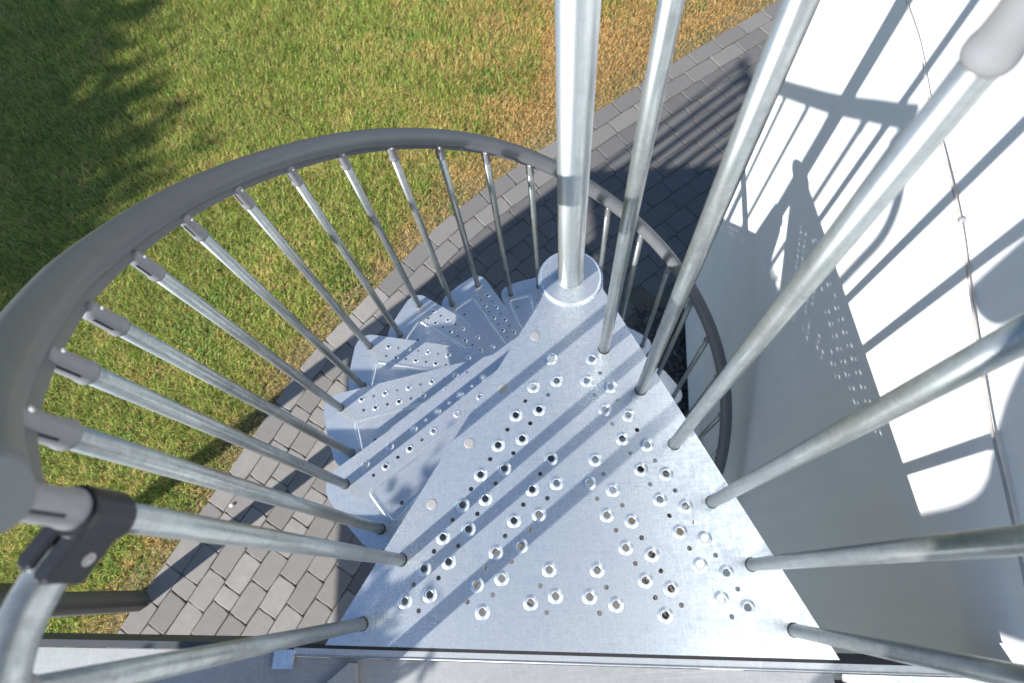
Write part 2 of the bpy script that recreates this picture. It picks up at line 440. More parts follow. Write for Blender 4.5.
# landing balusters: right edge, and the last one on the left
RB = [(.0577, -.1817), (.1253, -.2825), (.1775, -.4040), (.2332, -.5251), (.2868, -.6456), (.3399, -.7620)]
rdir = (Vector((.3399, -.7620)) - Vector((.1253, -.2825))).normalized(); rn = Vector((-rdir.y, rdir.x))  # towards the wall
for i, (x, y) in enumerate(RB):
    zt = 1.001
    if i == 0: x2, y2 = .065, -.175
    else: x2, y2 = x, y
    baluster((x, y, 0), (x2 + rn.x * .0, y2 + rn.y * .0, zt), (rn.x, rn.y, 0))

baluster((-.470, -.709, 0), (-.470, -.709, .80), (-1, 0, 0))
# curved handrail: round tube with a fin below it
def rail_path(k, dz, dr=0.0):
    a = angk(k) + math.radians(0)
    return pol(R0 + dr, a, zcap(k) + dz)
KS = [1.15 + i * .2 for i in range(0, 115)]
mb = MB()
mb.tube([rail_path(k, .080) for k in KS], .0258, 28)
# fin (thin flat bar)
vs = []; n = len(KS)
for k in KS:
    for dr, dz in ((.0018, .028), (-.0018, .028), (-.0018, .062), (.0018, .062)):
        vs.append(rail_path(k, dz, dr))
fs = [(i * 4 + j, i * 4 + (j + 1) % 4, (i + 1) * 4 + (j + 1) % 4, (i + 1) * 4 + j) for i in range(n - 1) for j in range(4)]
fs += [(0, 1, 2, 3), tuple((n - 1) * 4 + j for j in (3, 2, 1, 0))]
mb.add(vs, fs)
P('handrail', mb, M_rail)
# straight rail above the landing's right edge
mb = MB()
p0 = Vector((.035, -.105)); p1 = Vector((.385, -.865))
off = rn * .030
mb.tube([(p0.x + off.x, p0.y + off.y, 1.098), (p1.x + off.x, p1.y + off.y, 1.098)], .0230, 28)
c = (p0 + p1) / 2 + off
mb.box((c.x, c.y, 1.060), ((p1 - p0).length, .0036, .050), math.atan2(rdir.y, rdir.x))
P('straight_handrail', mb, M_rail)

mb = MB(); rbx = Vector((.1975, -.4140, 1.050))
mb.lathe([(.012, -.034), (.020, -.034), (.022, -.030), (.022, .030), (.012, .034)], rbx, seg=24, smooth=False)
mb.box(tuple(rbx + Vector((.012, .006, 0))), (.026, .03, .060), .4)
P('rail_clamp', mb, M_black)
# clamp between the first baluster and the balcony tube
bx = Vector((-.396, -.603, .865)); tx = Vector((-.4045, -.6500, .862))
cl = MB()
Cb = Vector((-.4122, -.5905, .828))
cl.lathe([(.0120, -.021), (.0172, -.021), (.0185, -.018), (.0185, .018), (.0172, .021), (.0110, .0205)], Cb, seg=32, smooth=False)
dirc = Vector((-.55, -.835, 0)).normalized(); rzc = math.atan2(dirc.y, dirc.x)
def rbox(mb, c, d, rz, ch):
    """box with chamfered vertical edges and top/bottom"""
    cx_, cy_, cz_ = c; hx, hy, hz = d[0] / 2, d[1] / 2, d[2] / 2
    o = [(-hx + ch, -hy), (hx - ch, -hy), (hx, -hy + ch), (hx, hy - ch), (hx - ch, hy), (-hx + ch, hy), (-hx, hy - ch), (-hx, -hy + ch)]
    def ringp(sc_, z):
        r = []
        for x, y in o:
            x *= 1 - sc_ / hx; y *= 1 - sc_ / hy
            r.append((cx_ + x * math.cos(rz) - y * math.sin(rz), cy_ + x * math.sin(rz) + y * math.cos(rz), cz_ + z))
        return r
    v = ringp(ch * .6, -hz) + ringp(0, -hz + ch * .6) + ringp(0, hz - ch * .6) + ringp(ch * .6, hz)
    f = [tuple(range(8))[::-1], tuple(range(24, 32))] + [(i * 8 + j, i * 8 + (j + 1) % 8, (i + 1) * 8 + (j + 1) % 8, (i + 1) * 8 + j) for i in range(3) for j in range(8)]
    mb.add(v, f)
cc = Cb + dirc * .027
for s in (-1, 1):
    sd = Vector((-dirc.y, dirc.x, 0)) * s
    q = cc + sd * .0085
    rbox(cl, q, (.044, .0142, .037), rzc, .004)
clamp = P('tube_clamp', cl, M_black)
mb = MB(); sd = Vector((dirc.y, -dirc.x, 0)); sd = sd if sd.x > 0 else -sd
mb.lathe([(0, .0015), (.003, .0015), (.0030, .0020), (.0050, .0020), (.0054, 0)], cc + sd * .0150 + Vector((0, 0, -.004)), axis=sd, seg=18)
P('screw', mb, M_bolt, clamp)

# ------------------------------------------------------------------ balcony
SL = -.0755
def ye(x): return -.7815 + SL * (x + .018)
balc = empty('balcony', (-1.5, -1.7, -.012), label='grey galvanised balcony deck along the bottom edge of the photo, next to the staircase landing', cat='balcony')
OB = Vector((-1.5, -1.7, -.012))
def PB(name, mb, mat, parent=None):
    o = mb.build(name, mat, parent or balc)
    if parent is None: o.location = -OB
    return o
XL = -3.75
mb = MB()
mb.prism([(XL, -3.0), (.395, -3.0), (.395, ye(.395) - .0235), (-.602, ye(-.602) - .0235), (-.602, -.7515), (XL, -.7395 - .0648 * (XL + .7915))], -.016, -.012)
PB('deck', mb, M_deck)
mb = MB(); mb.prism([(-.604, ye(-.604) - .0210), (.66, ye(.66) - .0210), (.66, ye(.66) - .0065), (-.604, ye(-.604) - .0065)], -.045, -.004)
mb.tube([(-.60, ye(-.60) - .0195, -.0035), (.66, ye(.66) - .0195, -.0035)], .0018, 8)
PB('edge_strip', mb, M_strip)
mb = MB(); mb.box((-.6215, -.7625, -.002), (.040, .033, .005), -.05); PB('edge_tab', mb, M_plate)
def yb(x): return -.7375 - .0648 * (x + .7915)
mb = MB()
mb.prism([(XL, yb(XL)), (-.50, yb(-.50)), (-.50, yb(-.50) + .013), (XL, yb(XL) + .015)], -.15, -.008)
PB('front_beam', mb, M_beam)
mb = MB(); mb.prism([(-.60, ye(-.60) - .012), (.62, ye(.62) - .012), (.62, ye(.62) + .0005), (-.60, ye(-.60) + .0005), ], -.12, -.0045)  # dark strip added to keep the landing gap black and stop light passing
PB('gap_light_block', mb, M_plinth)
mb = MB(); mb.prism([(-.44, ye(-.44) - .10), (.74, ye(.74) - .10), (.74, ye(.74) - .05), (-.44, ye(-.44) - .05)], -.15, -.050)
PB('cross_beam', mb, M_beam)
mb = MB(); mb.box((XL - .002, -1.65, -.70), (.03, 2.25, 1.25)); PB('shadow_panel', mb, M_beam)  # unseen hanging panel, added so that its shadow darkens the paving
# channel piece at the right-hand end
mb = MB()
yr = ye(.55)
mb.box((.565, yr - .1285, -.034), (.31, .20, .004), SL); mb.box((.565, yr - .0265, -.024), (.31, .003, .028), SL); mb.box((.4125, yr - .118, -.024), (.003, .18, .028), SL)
PB('end_channel', mb, M_plate)
# low flat plate on the deck, in the same metal
mb = MB(); mb.prism([(-.545, -.815), (-.49, -.774), (-.478, -.776), (-.470, -.90), (-.60, -.90)], -.010, .006)
PB('low_plate', mb, M_deck)
# railing: bent tube from the clamp, posts, balusters
def smooth(pts, n=6):
    pts = [Vector(p) for p in pts]; o = []
    q = [pts[0] * 2 - pts[1]] + pts + [pts[-1] * 2 - pts[-2]]
    for i in range(1, len(q) - 2):
        for s in range(n):
            t = s / n
            o.append(.5 * ((2 * q[i]) + (-q[i - 1] + q[i + 1]) * t + (2 * q[i - 1] - 5 * q[i] + 4 * q[i + 1] - q[i + 2]) * t * t + (-q[i - 1] + 3 * q[i] - 3 * q[i + 1] + q[i + 2]) * t ** 3))
    return o + [pts[-1]]
rl = empty('balcony_railing', (-2.1, -.85, -.012), label='galvanised steel tube railing, its bent end held by the black clamp at lower left', cat='railing')
OL = Vector((-2.1, -.85, -.012))
def PL(name, mb, mat):
    o = mb.build(name, mat, rl); o.location = -OL; return o
mb = MB(); mb.tube(smooth([tuple(Cb + dirc * .026), tuple(Cb + dirc * .052), (-.4480, -.664, .832), (-.4520, -.698, .830), (-.460, -.755, .812), (-.500, -.830, .740), (-.550, -.870, .600), (-.560, -.874, .3), (-.560, -.874, -.012)]), .0150, 24)
PL('bent_end_tube', mb, M_tube)
mb = MB(); mb.tube([(-2.15, -.872, .90), (-3.72, -.700, .90)], .021, 16); PL('top_rail', mb, M_rail)
for i in range(14):
    x = -2.2 - .16 * i; y = -.872 + (x + .545) * (.172 / -3.175)
    if x < -3.7: break
    mb = MB(); mb.tube([(0, 0, 0), (0, 0, .895)], .0115, 10)
    o = mb.build('baluster', M_tube, rl); o.location = Vector((x, y, -.012)) - OL

mb = MB(); mb.tube([(XL + .04, -.56, .98), (XL + .04, -2.9, .98)], .024, 14); PL('unseen_end_rail', mb, M_rail)  # unseen side railing, added with its balusters to cast stripes on the path
for i in range(18):
    mb = MB(); mb.tube([(0, 0, 0), (0, 0, .965)], .0175, 10)
    o = mb.build('baluster', M_tube, rl); o.location = Vector((XL + .04, -.60 - .125 * i, -.012)) - OL
# posts under the balcony
for x, y, lab in ((-2.86, -.612, 'dark grey round post standing at the corner where lawn meets paving, under the balcony edge'), (-3.72, -.52, 'dark grey post at the far left end of the balcony, hidden behind the black clamp')):
    e = empty('support_post', (x, y, GZ), label=lab, cat='post', group='dark posts under the balcony edge')
    mb = MB(); mb.box((0, 0, (2.70) / 2), (.118, .118, 2.70), .55)
    o = mb.build('post_shaft', M_post, e)
    bm = bmesh.new(); bm.from_mesh(o.data)
    bmesh.ops.bevel(bm, geom=[ed for ed in bm.edges if abs(ed.verts[0].co.z - ed.verts[1].co.z) > 1], offset=.030, segments=6, affect='EDGES')
    for f in bm.faces: f.smooth = True
    bm.to_mesh(o.data); bm.free()

# ------------------------------------------------------------------ house wall
AW = math.radians(83.0); dW = Vector((math.cos(AW), math.sin(AW))); nW = Vector((math.sin(AW), -math.cos(AW)))
C0 = Vector((.9620, 1.130))
hs = empty('house', (C0.x + .5, C0.y - 1, GZ), label='white rendered house wall on the right with sharp blue shadows across it', cat='house')
OH = Vector((C0.x + .5, C0.y - 1, GZ))
def quadp(a, b, off=0.0): # polygon along wall from s=a back to s=b, off into the house
    p = C0 + nW * off
    return [tuple(p - dW * a), tuple(p - dW * b), tuple(p - dW * b + nW * 7), tuple(p - dW * a + nW * 7)]
mb = MB(); mb.prism(quadp(0, 4.2)[::-1], GZ + .10, 3.0)
o = mb.build('wall', M_wall, hs); o.location = -OH
o.rotation_euler = (0, 0, 0)
mb = MB(); mb.prism(quadp(.03, 4.17, .03)[::-1], GZ - .02, GZ + .10)
o = mb.build('plinth', M_plinth, hs); o.location = -OH
mb = MB(); mb.prism(quadp(-.02, 4.22, -.02)[::-1], 3.0, 3.12)
o = mb.build('roof', M_beam, hs); o.location = -OH

# cable along the wall
def wp(s, z, off=0.0):   # s = distance from the corner towards the camera
    p = C0 - dW * s - nW * off
    return (p.x, p.y, z)
cab = [(-.62, .13), (.50, .113), (.646, .1254), (.767, .1223), (.86, .118), (.967, .1238), (1.142, .1169), (1.295, .0972), (1.463, .0856), (1.598, .0759), (1.725, .0718), (2.2, .06), (3.2, .05)][1:]
pts = smooth([wp(s, z, .012 + .004 * math.sin(s * 9)) for s, z in cab], 8)
cb = MB(); cb.tube(pts, [.0016 + .0014 * min(1, max(0, (i / 8 - 2.5) / 2)) for i in range(len(pts))], 8)
cbo = cb.build('wall_cable', M_cable, None)
tag(cbo, 'thin sagging cable fixed along the white house wall near the right edge', 'cable')
for s in (.86, 1.142):
    mb = MB(); mb.lathe([(.0065, 0), (.0065, .010), (.004, .013), (0, .013)], wp(s, .121 if s < 1 else .1169, .0), axis=(-nW.x, -nW.y, 0), seg=12)
    mb.build('cable_clip', M_cap, cbo)

# ------------------------------------------------------------------ ground
def vnoise(x, y, seed=0):
    r = np.random.default_rng(seed); g = r.random((256, 256))
    xi = np.floor(x).astype(int); yi = np.floor(y).astype(int); fx = x - xi; fy = y - yi
    fx = fx * fx * (3 - 2 * fx); fy = fy * fy * (3 - 2 * fy)
    a = g[xi % 256, yi % 256]; b = g[(xi + 1) % 256, yi % 256]; c = g[xi % 256, (yi + 1) % 256]; d = g[(xi + 1) % 256, (yi + 1) % 256]
    return (a * (1 - fx) + b * fx) * (1 - fy) + (c * (1 - fx) + d * fx) * fy
def fbm(x, y, seed=0, o=4):
    s = 0; t = 0; a = 1
    for i in range(o):
        s = s + a * vnoise(x * 2 ** i, y * 2 ** i, seed + i); t += a; a *= .55
    return s / t

ctrl = [(-7.0, -7.3), (-5.02, -4.14), (-4.05, -2.50), (-2.96, -.754), (-2.27, .344), (-1.86, 1.00), (-1.402, 1.493), (-.744, 2.168), (.034, 2.73), (.962, 3.345), (2.239, 4.107), (4.4, 5.35), (9, 7.9)]
edge = smooth([(x, y, 0) for x, y in ctrl], 24)
edge = np.array([(p.x, p.y) for p in edge])
# resample evenly
seg = np.hypot(*np.diff(edge, axis=0).T); S = np.concatenate([[0], np.cumsum(seg)])
def epos(s): return np.stack([np.interp(s, S, edge[:, 0]), np.interp(s, S, edge[:, 1])], -1)
ss = np.arange(0, S[-1], .05); E = epos(ss)
T = np.gradient(E, axis=0); T /= np.linalg.norm(T, axis=1)[:, None]
for _ in range(6): T[1:-1] = (T[:-2] + T[1:-1] + T[2:]) / 3; T /= np.linalg.norm(T, axis=1)[:, None]
NR = np.stack([T[:, 1], -T[:, 0]], -1)   # to the right = onto the paving
def rowcurve(off):
    c = E + NR * off
    l = np.concatenate([[0], np.cumsum(np.hypot(*np.diff(c, axis=0).T))])
    return c, l
def sdist(x, y):
    """signed distance to the paving edge, + = lawn"""
    out = np.empty(len(x))
    for i in range(0, len(x), 20000):
        dx = x[i:i + 20000, None] - E[None, ::3, 0]; dy = y[i:i + 20000, None] - E[None, ::3, 1]
        d2 = dx * dx + dy * dy; j = d2.argmin(1); r = np.arange(len(j))
        n = NR[::3][j]
        perp = -(dx[r, j] * n[:, 0] + dy[r, j] * n[:, 1])
        out[i:i + 20000] = np.where(np.sqrt(d2[r, j]) > .2, np.sign(perp) * np.sqrt(d2[r, j]), perp)
    return out

# big ground sheet
t = NT('lawn_soil'); v = t.coord(kind='World')
n1 = t.noise(v, 3, 5, .6); n2 = t.noise(v, 60, 4, .7)
c = t.mix(t.ramp(n1, [(.35, 0.0), (.65, 1.0)]), (.10, .11, .035), (.17, .14, .065)); c = t.mix(t.ramp(n2, [(.4, 0.0), (.7, 1.0)]), c, (.25, .19, .10))
t.set(Base_Color=c, Roughness=.95); t.bump(n2, .8, .01)
mb = MB(); mb.add([(-90, -90, GZ - .03), (90, -90, GZ - .03), (90, 90, GZ - .03), (-90, 90, GZ - .03)], [(0, 1, 2, 3)])
tag(mb.build('lawn', t.m), kind='structure')
# joint sand under the pavers
t = NT('joint_sand'); v = t.coord(kind='World'); n2 = t.noise(v, 220, 4, .7); n3 = t.noise(v, 6, 4, .6)
c = t.mix(n2, (.06, .052, .042), (.19, .165, .13)); c = t.mix(t.ramp(n3, [(.55, 0.0), (.7, .5)]), c, (.20, .13, .06))
t.set(Base_Color=c, Roughness=.95); t.bump(n2, .6, .004)
mb = MB(); c1 = E + NR * .01; c2 = E + NR * 4.6; n = len(c1)
mb.add([(x, y, GZ - .0075) for x, y in c1] + [(x, y, GZ - .0075) for x, y in c2], [(i, n + i, n + i + 1, i + 1) for i in range(n - 1)])
tag(mb.build('path_bed', t.m), kind='structure')
# pavers: one mesh, every block a bevelled piece of its own
PL_, PW_, GAP = .2285, .1480, .0018
V = []; F = []; C = []
rr = random.Random(5)
for row in range(30):
    o0 = row * PW_
    c, l = rowcurve(o0 + PW_ / 2)
    s = (0 if row % 2 else PL_ / 2) + (rr.random() * .03 if row < 2 else 0)
    while s + .5 < l[-1]:
        mx_ = np.interp(s, l, c[:, 0])
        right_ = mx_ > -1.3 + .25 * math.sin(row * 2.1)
        PL_ = .285 if (row < 2 and mx_ > -2.3) else (rr.choice((.148, .215, .215, .285)) if right_ else (.114 if rr.random() < .10 else .2285))
        a = np.array([np.interp(s, l, c[:, 0]), np.interp(s, l, c[:, 1])]); b = np.array([np.interp(s + PL_, l, c[:, 0]), np.interp(s + PL_, l, c[:, 1])])
        m = (a + b) / 2; s += PL_
        if m[0] < -6.0 or m[1] < -4.2 or m[0] > 5.5 or m[1] > 7: continue
        # leave out what lies under the house and its gravel strip
        q = Vector((m[0], m[1])) - C0; into = q.dot(nW); along = -q.dot(dW)
        if along > -.15 and into > -.36: continue
        if row > 2 and m[1] < -3.2: continue
        u = (b - a) / np.linalg.norm(b - a); nn = np.array([u[1], -u[0]])
        hl, hw = PL_ / 2 - GAP, PW_ / 2 - GAP
        rot = rr.gauss(0, .004); cr, sr = math.cos(rot), math.sin(rot)
        ol = []
        def side(p, q, n_):
            for i in range(n_): t_ = i / n_; ol.append((p[0] + (q[0] - p[0]) * t_, p[1] + (q[1] - p[1]) * t_))
        ch = .007
        side((-hl + ch, -hw), (hl - ch, -hw), 4); side((hl, -hw + ch), (hl, hw - ch), 3); side((hl - ch, hw), (-hl + ch, hw), 4); side((-hl, hw - ch), (-hl, -hw + ch), 3)
        ol = [(x + rr.gauss(0, .0011), y + rr.gauss(0, .0011)) for x, y in ol]
        dz = rr.gauss(0, .0012); tx_, ty_ = rr.gauss(0, .006), rr.gauss(0, .006)
        k = len(ol); base = len(V)
        for ins, z in ((0, -.009), (0, -.0036), (.0024, -.0010), (.0058, 0)):
            for x, y in ol:
                X = x * (1 - ins / hl); Y = y * (1 - ins / hw)
                xr = X * cr - Y * sr; yr_ = X * sr + Y * cr
                V.append((m[0] + u[0] * xr + nn[0] * yr_, m[1] + u[1] * xr + nn[1] * yr_, GZ + z + dz + X * tx_ + Y * ty_))
        for r_ in range(3):
            for j in range(k): F.append((base + r_ * k + j, base + (r_ + 1) * k + j, base + (r_ + 1) * k + (j + 1) % k, base + r_ * k + (j + 1) % k))
        F.append(tuple(base + 3 * k + j for j in range(k))[::-1])
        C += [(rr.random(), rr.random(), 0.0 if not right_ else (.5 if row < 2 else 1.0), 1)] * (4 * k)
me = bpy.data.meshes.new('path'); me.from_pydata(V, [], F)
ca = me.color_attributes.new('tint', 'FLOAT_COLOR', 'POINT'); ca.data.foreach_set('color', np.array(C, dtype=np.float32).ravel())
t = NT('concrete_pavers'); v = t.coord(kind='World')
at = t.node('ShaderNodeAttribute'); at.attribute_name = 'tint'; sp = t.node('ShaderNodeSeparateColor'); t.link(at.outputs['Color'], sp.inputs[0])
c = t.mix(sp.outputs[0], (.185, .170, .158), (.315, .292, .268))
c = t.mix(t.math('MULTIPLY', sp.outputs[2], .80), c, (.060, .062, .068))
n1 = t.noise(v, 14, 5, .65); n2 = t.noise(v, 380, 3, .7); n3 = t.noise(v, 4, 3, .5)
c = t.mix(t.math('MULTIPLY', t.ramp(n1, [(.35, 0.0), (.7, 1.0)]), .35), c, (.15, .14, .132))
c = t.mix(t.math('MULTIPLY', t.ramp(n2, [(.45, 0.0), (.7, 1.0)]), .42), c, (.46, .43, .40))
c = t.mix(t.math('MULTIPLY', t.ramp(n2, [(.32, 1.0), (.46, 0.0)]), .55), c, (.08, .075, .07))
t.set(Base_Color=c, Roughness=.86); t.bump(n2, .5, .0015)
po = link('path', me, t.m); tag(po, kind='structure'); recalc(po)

# dark gravel strip along the wall
mb = MB(); ga = C0 + dW * .10 - nW * .38; 
mb.add([(*(C0 + dW * .05 - nW * .37), GZ - .008), (*(C0 - dW * 4.3 - nW * .37), GZ - .008), (*(C0 - dW * 4.3 + nW * .2), GZ - .008), (*(C0 + dW * .05 + nW * .2), GZ - .008)], [(0, 1, 2, 3)])
tag(mb.build('gravel_bed', M_plinth), kind='structure')
bmi = bmesh.new(); bmesh.ops.create_icosphere(bmi, subdivisions=1, radius=1); iv = np.array([v_.co[:] for v_ in bmi.verts]); iff = [[v_.index for v_ in f.verts] for f in bmi.faces]; bmi.free()
NG = 2600
gs = rng.uniform(-.05, 2.6, NG); gw = rng.uniform(-.35, .02, NG)
V = []; F = []; C = []
for i in range(NG):
    p = C0 - dW * gs[i] + nW * gw[i]; r = rng.uniform(.007, .017)
    sc3 = r * rng.uniform(.6, 1.3, 3); sc3[2] *= .7; a = rng.uniform(0, PI)
    q = iv * (1 + rng.normal(0, .10, (len(iv), 1))) * sc3
    x = q[:, 0] * math.cos(a) - q[:, 1] * math.sin(a); y = q[:, 0] * math.sin(a) + q[:, 1] * math.cos(a)
    b_ = len(V); V += list(zip(x + p.x, y + p.y, q[:, 2] + GZ - .002 + rng.uniform(0, .010))); F += [tuple(b_ + j for j in f) for f in iff]
me = bpy.data.meshes.new('gravel'); me.from_pydata(V, [], F)
t = NT('dark_gravel'); v = t.coord(kind='World'); cc_ = t.voro(v, 45); bw = t.node('ShaderNodeRGBToBW'); t.link(cc_, bw.inputs[0])
t.set(Base_Color=t.mix(bw.outputs[0], (.03, .028, .026), (.17, .15, .14)), Roughness=.8)
tag(link('gravel', me, t.m), 'dark gravel strip along the foot of the white wall', 'gravel', kind='stuff')

mb = MB(); q_ = iv * np.array([.021, .015, .009]) * (1 + rng.normal(0, .08, (len(iv), 1)))
mb.add([tuple(p_) for p_ in q_], iff, True)
pb = mb.build('pebble', plain('white_stone', (.72, .70, .66), .7), None); pb.location = (-2.302, -0.035, GZ + .009); pb.rotation_euler = (0, 0, .5)
tag(pb, 'small white stone lying on the sunlit pavers between two shadow bands', 'stone')

# ------------------------------------------------------------------ grass
def make_grass():
    N = 1150000
    x = rng.uniform(-7.2, 3.4, N); y = rng.uniform(-2.2, 7.6, N)
    # keep what the photograph can see (ground wedge in front of the camera), with a margin
    D = np.stack([x - CAM.x, y - CAM.y, np.full(N, GZ - CAM.z)], -1)
    q = D @ np.array([list(cx), list(cy), list(cz)]).T
    u_ = q[:, 0] / -q[:, 2]; v_ = q[:, 1] / -q[:, 2]
    keep = (np.abs(u_) < .93) & (np.abs(v_) < .66)
    x = x[keep]; y = y[keep]
    sd = sdist(x, y)
    k2 = sd > -.004 + .085 * (fbm(x * 7, y * 7, 3) - .56)
    x, y, sd = x[k2], y[k2], sd[k2]
    N = len(x)
    big = fbm(x * .9, y * .9, 21); mid = fbm(x * 4, y * 4, 31); fine = fbm(x * 14, y * 14, 41)
    # dry strip beside the paving, wider and more orange on the right
    wid = .28 + .55 * np.clip((x + 1.6) / 2.6, 0, 1)
    dry = np.clip(1.15 - sd / wid, 0, 1) * .85
    right = np.clip((x + 1.5) / 1.7, 0, 1)
    dry = dry + right * .62 * np.clip(1.7 - sd / 1.9, 0, 1)
    dry = dry + (mid - .5) * 1.1 + (fine - .5) * .8 + (big - .5) * .6 - .02
    dry = np.clip(dry, 0, 1)
    # thin out the bare edge
    bare = (sd < .10 + .12 * mid) & (rng.random(N) < .55)
    x, y, sd, dry, mid, fine, big, right = (a_[~bare] for a_ in (x, y, sd, dry, mid, fine, big, right))
    N = len(x)
    h = (.026 + .022 * rng.random(N)) * (.75 + .7 * (1 - dry)) * (.75 + .6 * fine)
    h *= np.clip(.7 + sd * 3, .7, 1)
    wdt = (.0010 + .0017 * rng.random(N))
    az = rng.uniform(0, 2 * PI, N)
    weed = (fbm(x * 2.6, y * 2.6, 77) > .66) & (rng.random(N) < .22)
    wdt[weed] *= 2.6; h[weed] *= .75
    tall = fbm(x * 5, y * 5, 88); h *= .65 + .75 * tall
    lean = np.clip(np.abs(rng.normal(.85, .38, N)) + dry * .3, .05, 1.5)
    dx, dy = np.cos(az), np.sin(az); px, py = -dy, dx
    z0 = GZ - .030 + .012 * mid
    b1 = np.stack([x + px * wdt, y + py * wdt, z0], -1); b2 = np.stack([x - px * wdt, y - py * wdt, z0], -1)
    L = h / .9
    m1 = np.stack([x + dx * L * .45 * np.sin(lean * .6) + px * wdt * .9, y + dy * L * .45 * np.sin(lean * .6) + py * wdt * .9, z0 + L * .5 * np.cos(lean * .6)], -1)
    m2 = m1 - np.stack([px * wdt * 1.8, py * wdt * 1.8, 0 * x], -1)
    tp = np.stack([x + dx * L * np.sin(lean), y + dy * L * np.sin(lean), z0 + L * (.5 * np.cos(lean * .6) + .5 * np.cos(np.minimum(lean * 1.25, 1.6)))], -1)
    co_ = np.stack([b1, b2, m2, m1, tp], 1).reshape(-1, 3).astype(np.float32)
    me = bpy.data.meshes.new('grass'); me.vertices.add(N * 5); me.vertices.foreach_set('co', co_.ravel())
    me.loops.add(N * 7); me.polygons.add(N * 2)
    idx = (np.arange(N)[:, None] * 5 + np.array([0, 1, 2, 3, 3, 2, 4])[None]).ravel().astype(np.int32)
    me.loops.foreach_set('vertex_index', idx)
    st_ = (np.arange(N)[:, None] * 7 + np.array([0, 4])[None]).ravel().astype(np.int32); tot = np.tile([4, 3], N).astype(np.int32)
    me.polygons.foreach_set('loop_start', st_); me.polygons.foreach_set('loop_total', tot)
    me.update(calc_edges=True)
    # real blade colours (live green, dark green, straw, orange-brown dead blades)
    g = rng.random(N)[:, None]; r2 = rng.random(N)[:, None]; r3 = rng.random(N)
    green = np.array([.18, .28, .035]) * (1 - g) + np.array([.44, .51, .13]) * g
    dark = np.array([.05, .10, .015]); straw = np.array([.62, .50, .22]) * (1 - r2) + np.array([.42, .27, .10]) * r2
    orange = np.array([.48, .27, .09]) * (1 - r2) + np.array([.60, .42, .18]) * r2
    col = green.copy()
    dd_ = rng.random(N) < .16 + .25 * np.clip(.55 - fine, 0, 1); col[dd_] = dark * (1 + g[dd_])
    isd = r3 < dry * .85 + .23; col[isd] = straw[isd]
    iso = isd & (rng.random(N) < .15 + .6 * right); col[iso] = orange[iso]
    col[weed] = np.array([.12, .24, .05]) * (.7 + .7 * g[weed])
    col *= (1.28 + .6 * (big - .3) + .35 * (mid - .5))[:, None]
    rgba = np.concatenate([col, np.ones((N, 1))], 1).repeat(5, 0).astype(np.float32)
    ca = me.color_attributes.new('blade', 'FLOAT_COLOR', 'POINT'); ca.data.foreach_set('color', rgba.ravel())
    t = NT('grass_blades'); at = t.node('ShaderNodeAttribute'); at.attribute_name = 'blade'
    t.set(Base_Color=at.outputs['Color'], Roughness=.6); t.b.inputs['Specular IOR Level'].default_value = .25
    tr = t.node('ShaderNodeBsdfTranslucent'); t.link(at.outputs['Color'], tr.inputs[0])
    mx = t.node('ShaderNodeMixShader'); mx.inputs[0].default_value = .4
    t.link(t.b.outputs[0], mx.inputs[1]); t.link(tr.outputs[0], mx.inputs[2]); t.link(mx.outputs[0], t.out.inputs[0])
    tag(link('grass', me, t.m), 'short lawn grass with green and dry straw blades beside the paved path', 'grass', kind='stuff')
make_grass()

# ------------------------------------------------------------------ foliage makers
def leaf_mesh(name, centres, size, mat_name, cols, seed):
    r = np.random.default_rng(seed); N = len(centres)
    nrm = r.normal(size=(N, 3)); nrm /= np.linalg.norm(nrm, axis=1)[:, None]
    u = np.cross(nrm, r.normal(size=(N, 3))); u /= np.linalg.norm(u, axis=1)[:, None]; v = np.cross(nrm, u)
    s = (size * r.uniform(.6, 1.3, N))[:, None]
    P_ = np.stack([centres - u * s, centres + v * s * .45, centres + u * s, centres - v * s * .45], 1).reshape(-1, 3)
    me = bpy.data.meshes.new(name); me.from_pydata(P_.tolist(), [], [(i * 4, i * 4 + 1, i * 4 + 2, i * 4 + 3) for i in range(N)])
    t = NT(mat_name); n = t.noise(t.coord(kind='World'), 3, 3, .6); t.set(Base_Color=t.mix(t.ramp(n, [(.35, 0.0), (.65, 1.0)]), cols[0], cols[1]), Roughness=.6)
    me.materials.append(t.m)
    return me
M_bark = plain('bark', (.10, .075, .055), .9, 0, .3, 20, .6)
tree = empty('garden_tree', (-14.5, -2.2, GZ), label='leafy tree beyond the left edge that throws the ragged shadow over the lawn', cat='tree')
mb = MB(); mb.tube([(0, 0, 0), (.05, .02, 1.2), (.0, .1, 2.6), (.1, .05, 4.2), (.1, .1, 6.0)], [.22, .18, .14, .10, .04], 12)
for i in range(9):
    a = i * 2.4; z = 2.2 + .42 * i; l = 2.2 - .12 * i
    mb.tube([(.05, .05, z), (.5 * l * math.cos(a), .5 * l * math.sin(a), z + .5), (l * math.cos(a), l * math.sin(a), z + 1.1)], [.07, .05, .02], 8)
mb.build('trunk', M_bark, tree)
r_ = np.random.default_rng(3); cen = []
for i in range(120):
    d = r_.normal(size=3); d /= np.linalg.norm(d); rad = r_.uniform(.35, 1) ** .6
    c_ = np.array([0, 0, 5.0]) + d * rad * np.array([2.7, 2.7, 1.35])
    cen.append(c_ + r_.normal(size=(330, 3)) * .34)
me = leaf_mesh('crown', np.concatenate(cen), .105, 'tree_leaves', ((.03, .07, .015), (.07, .13, .03)), 5)
link('crown', me, None, tree)

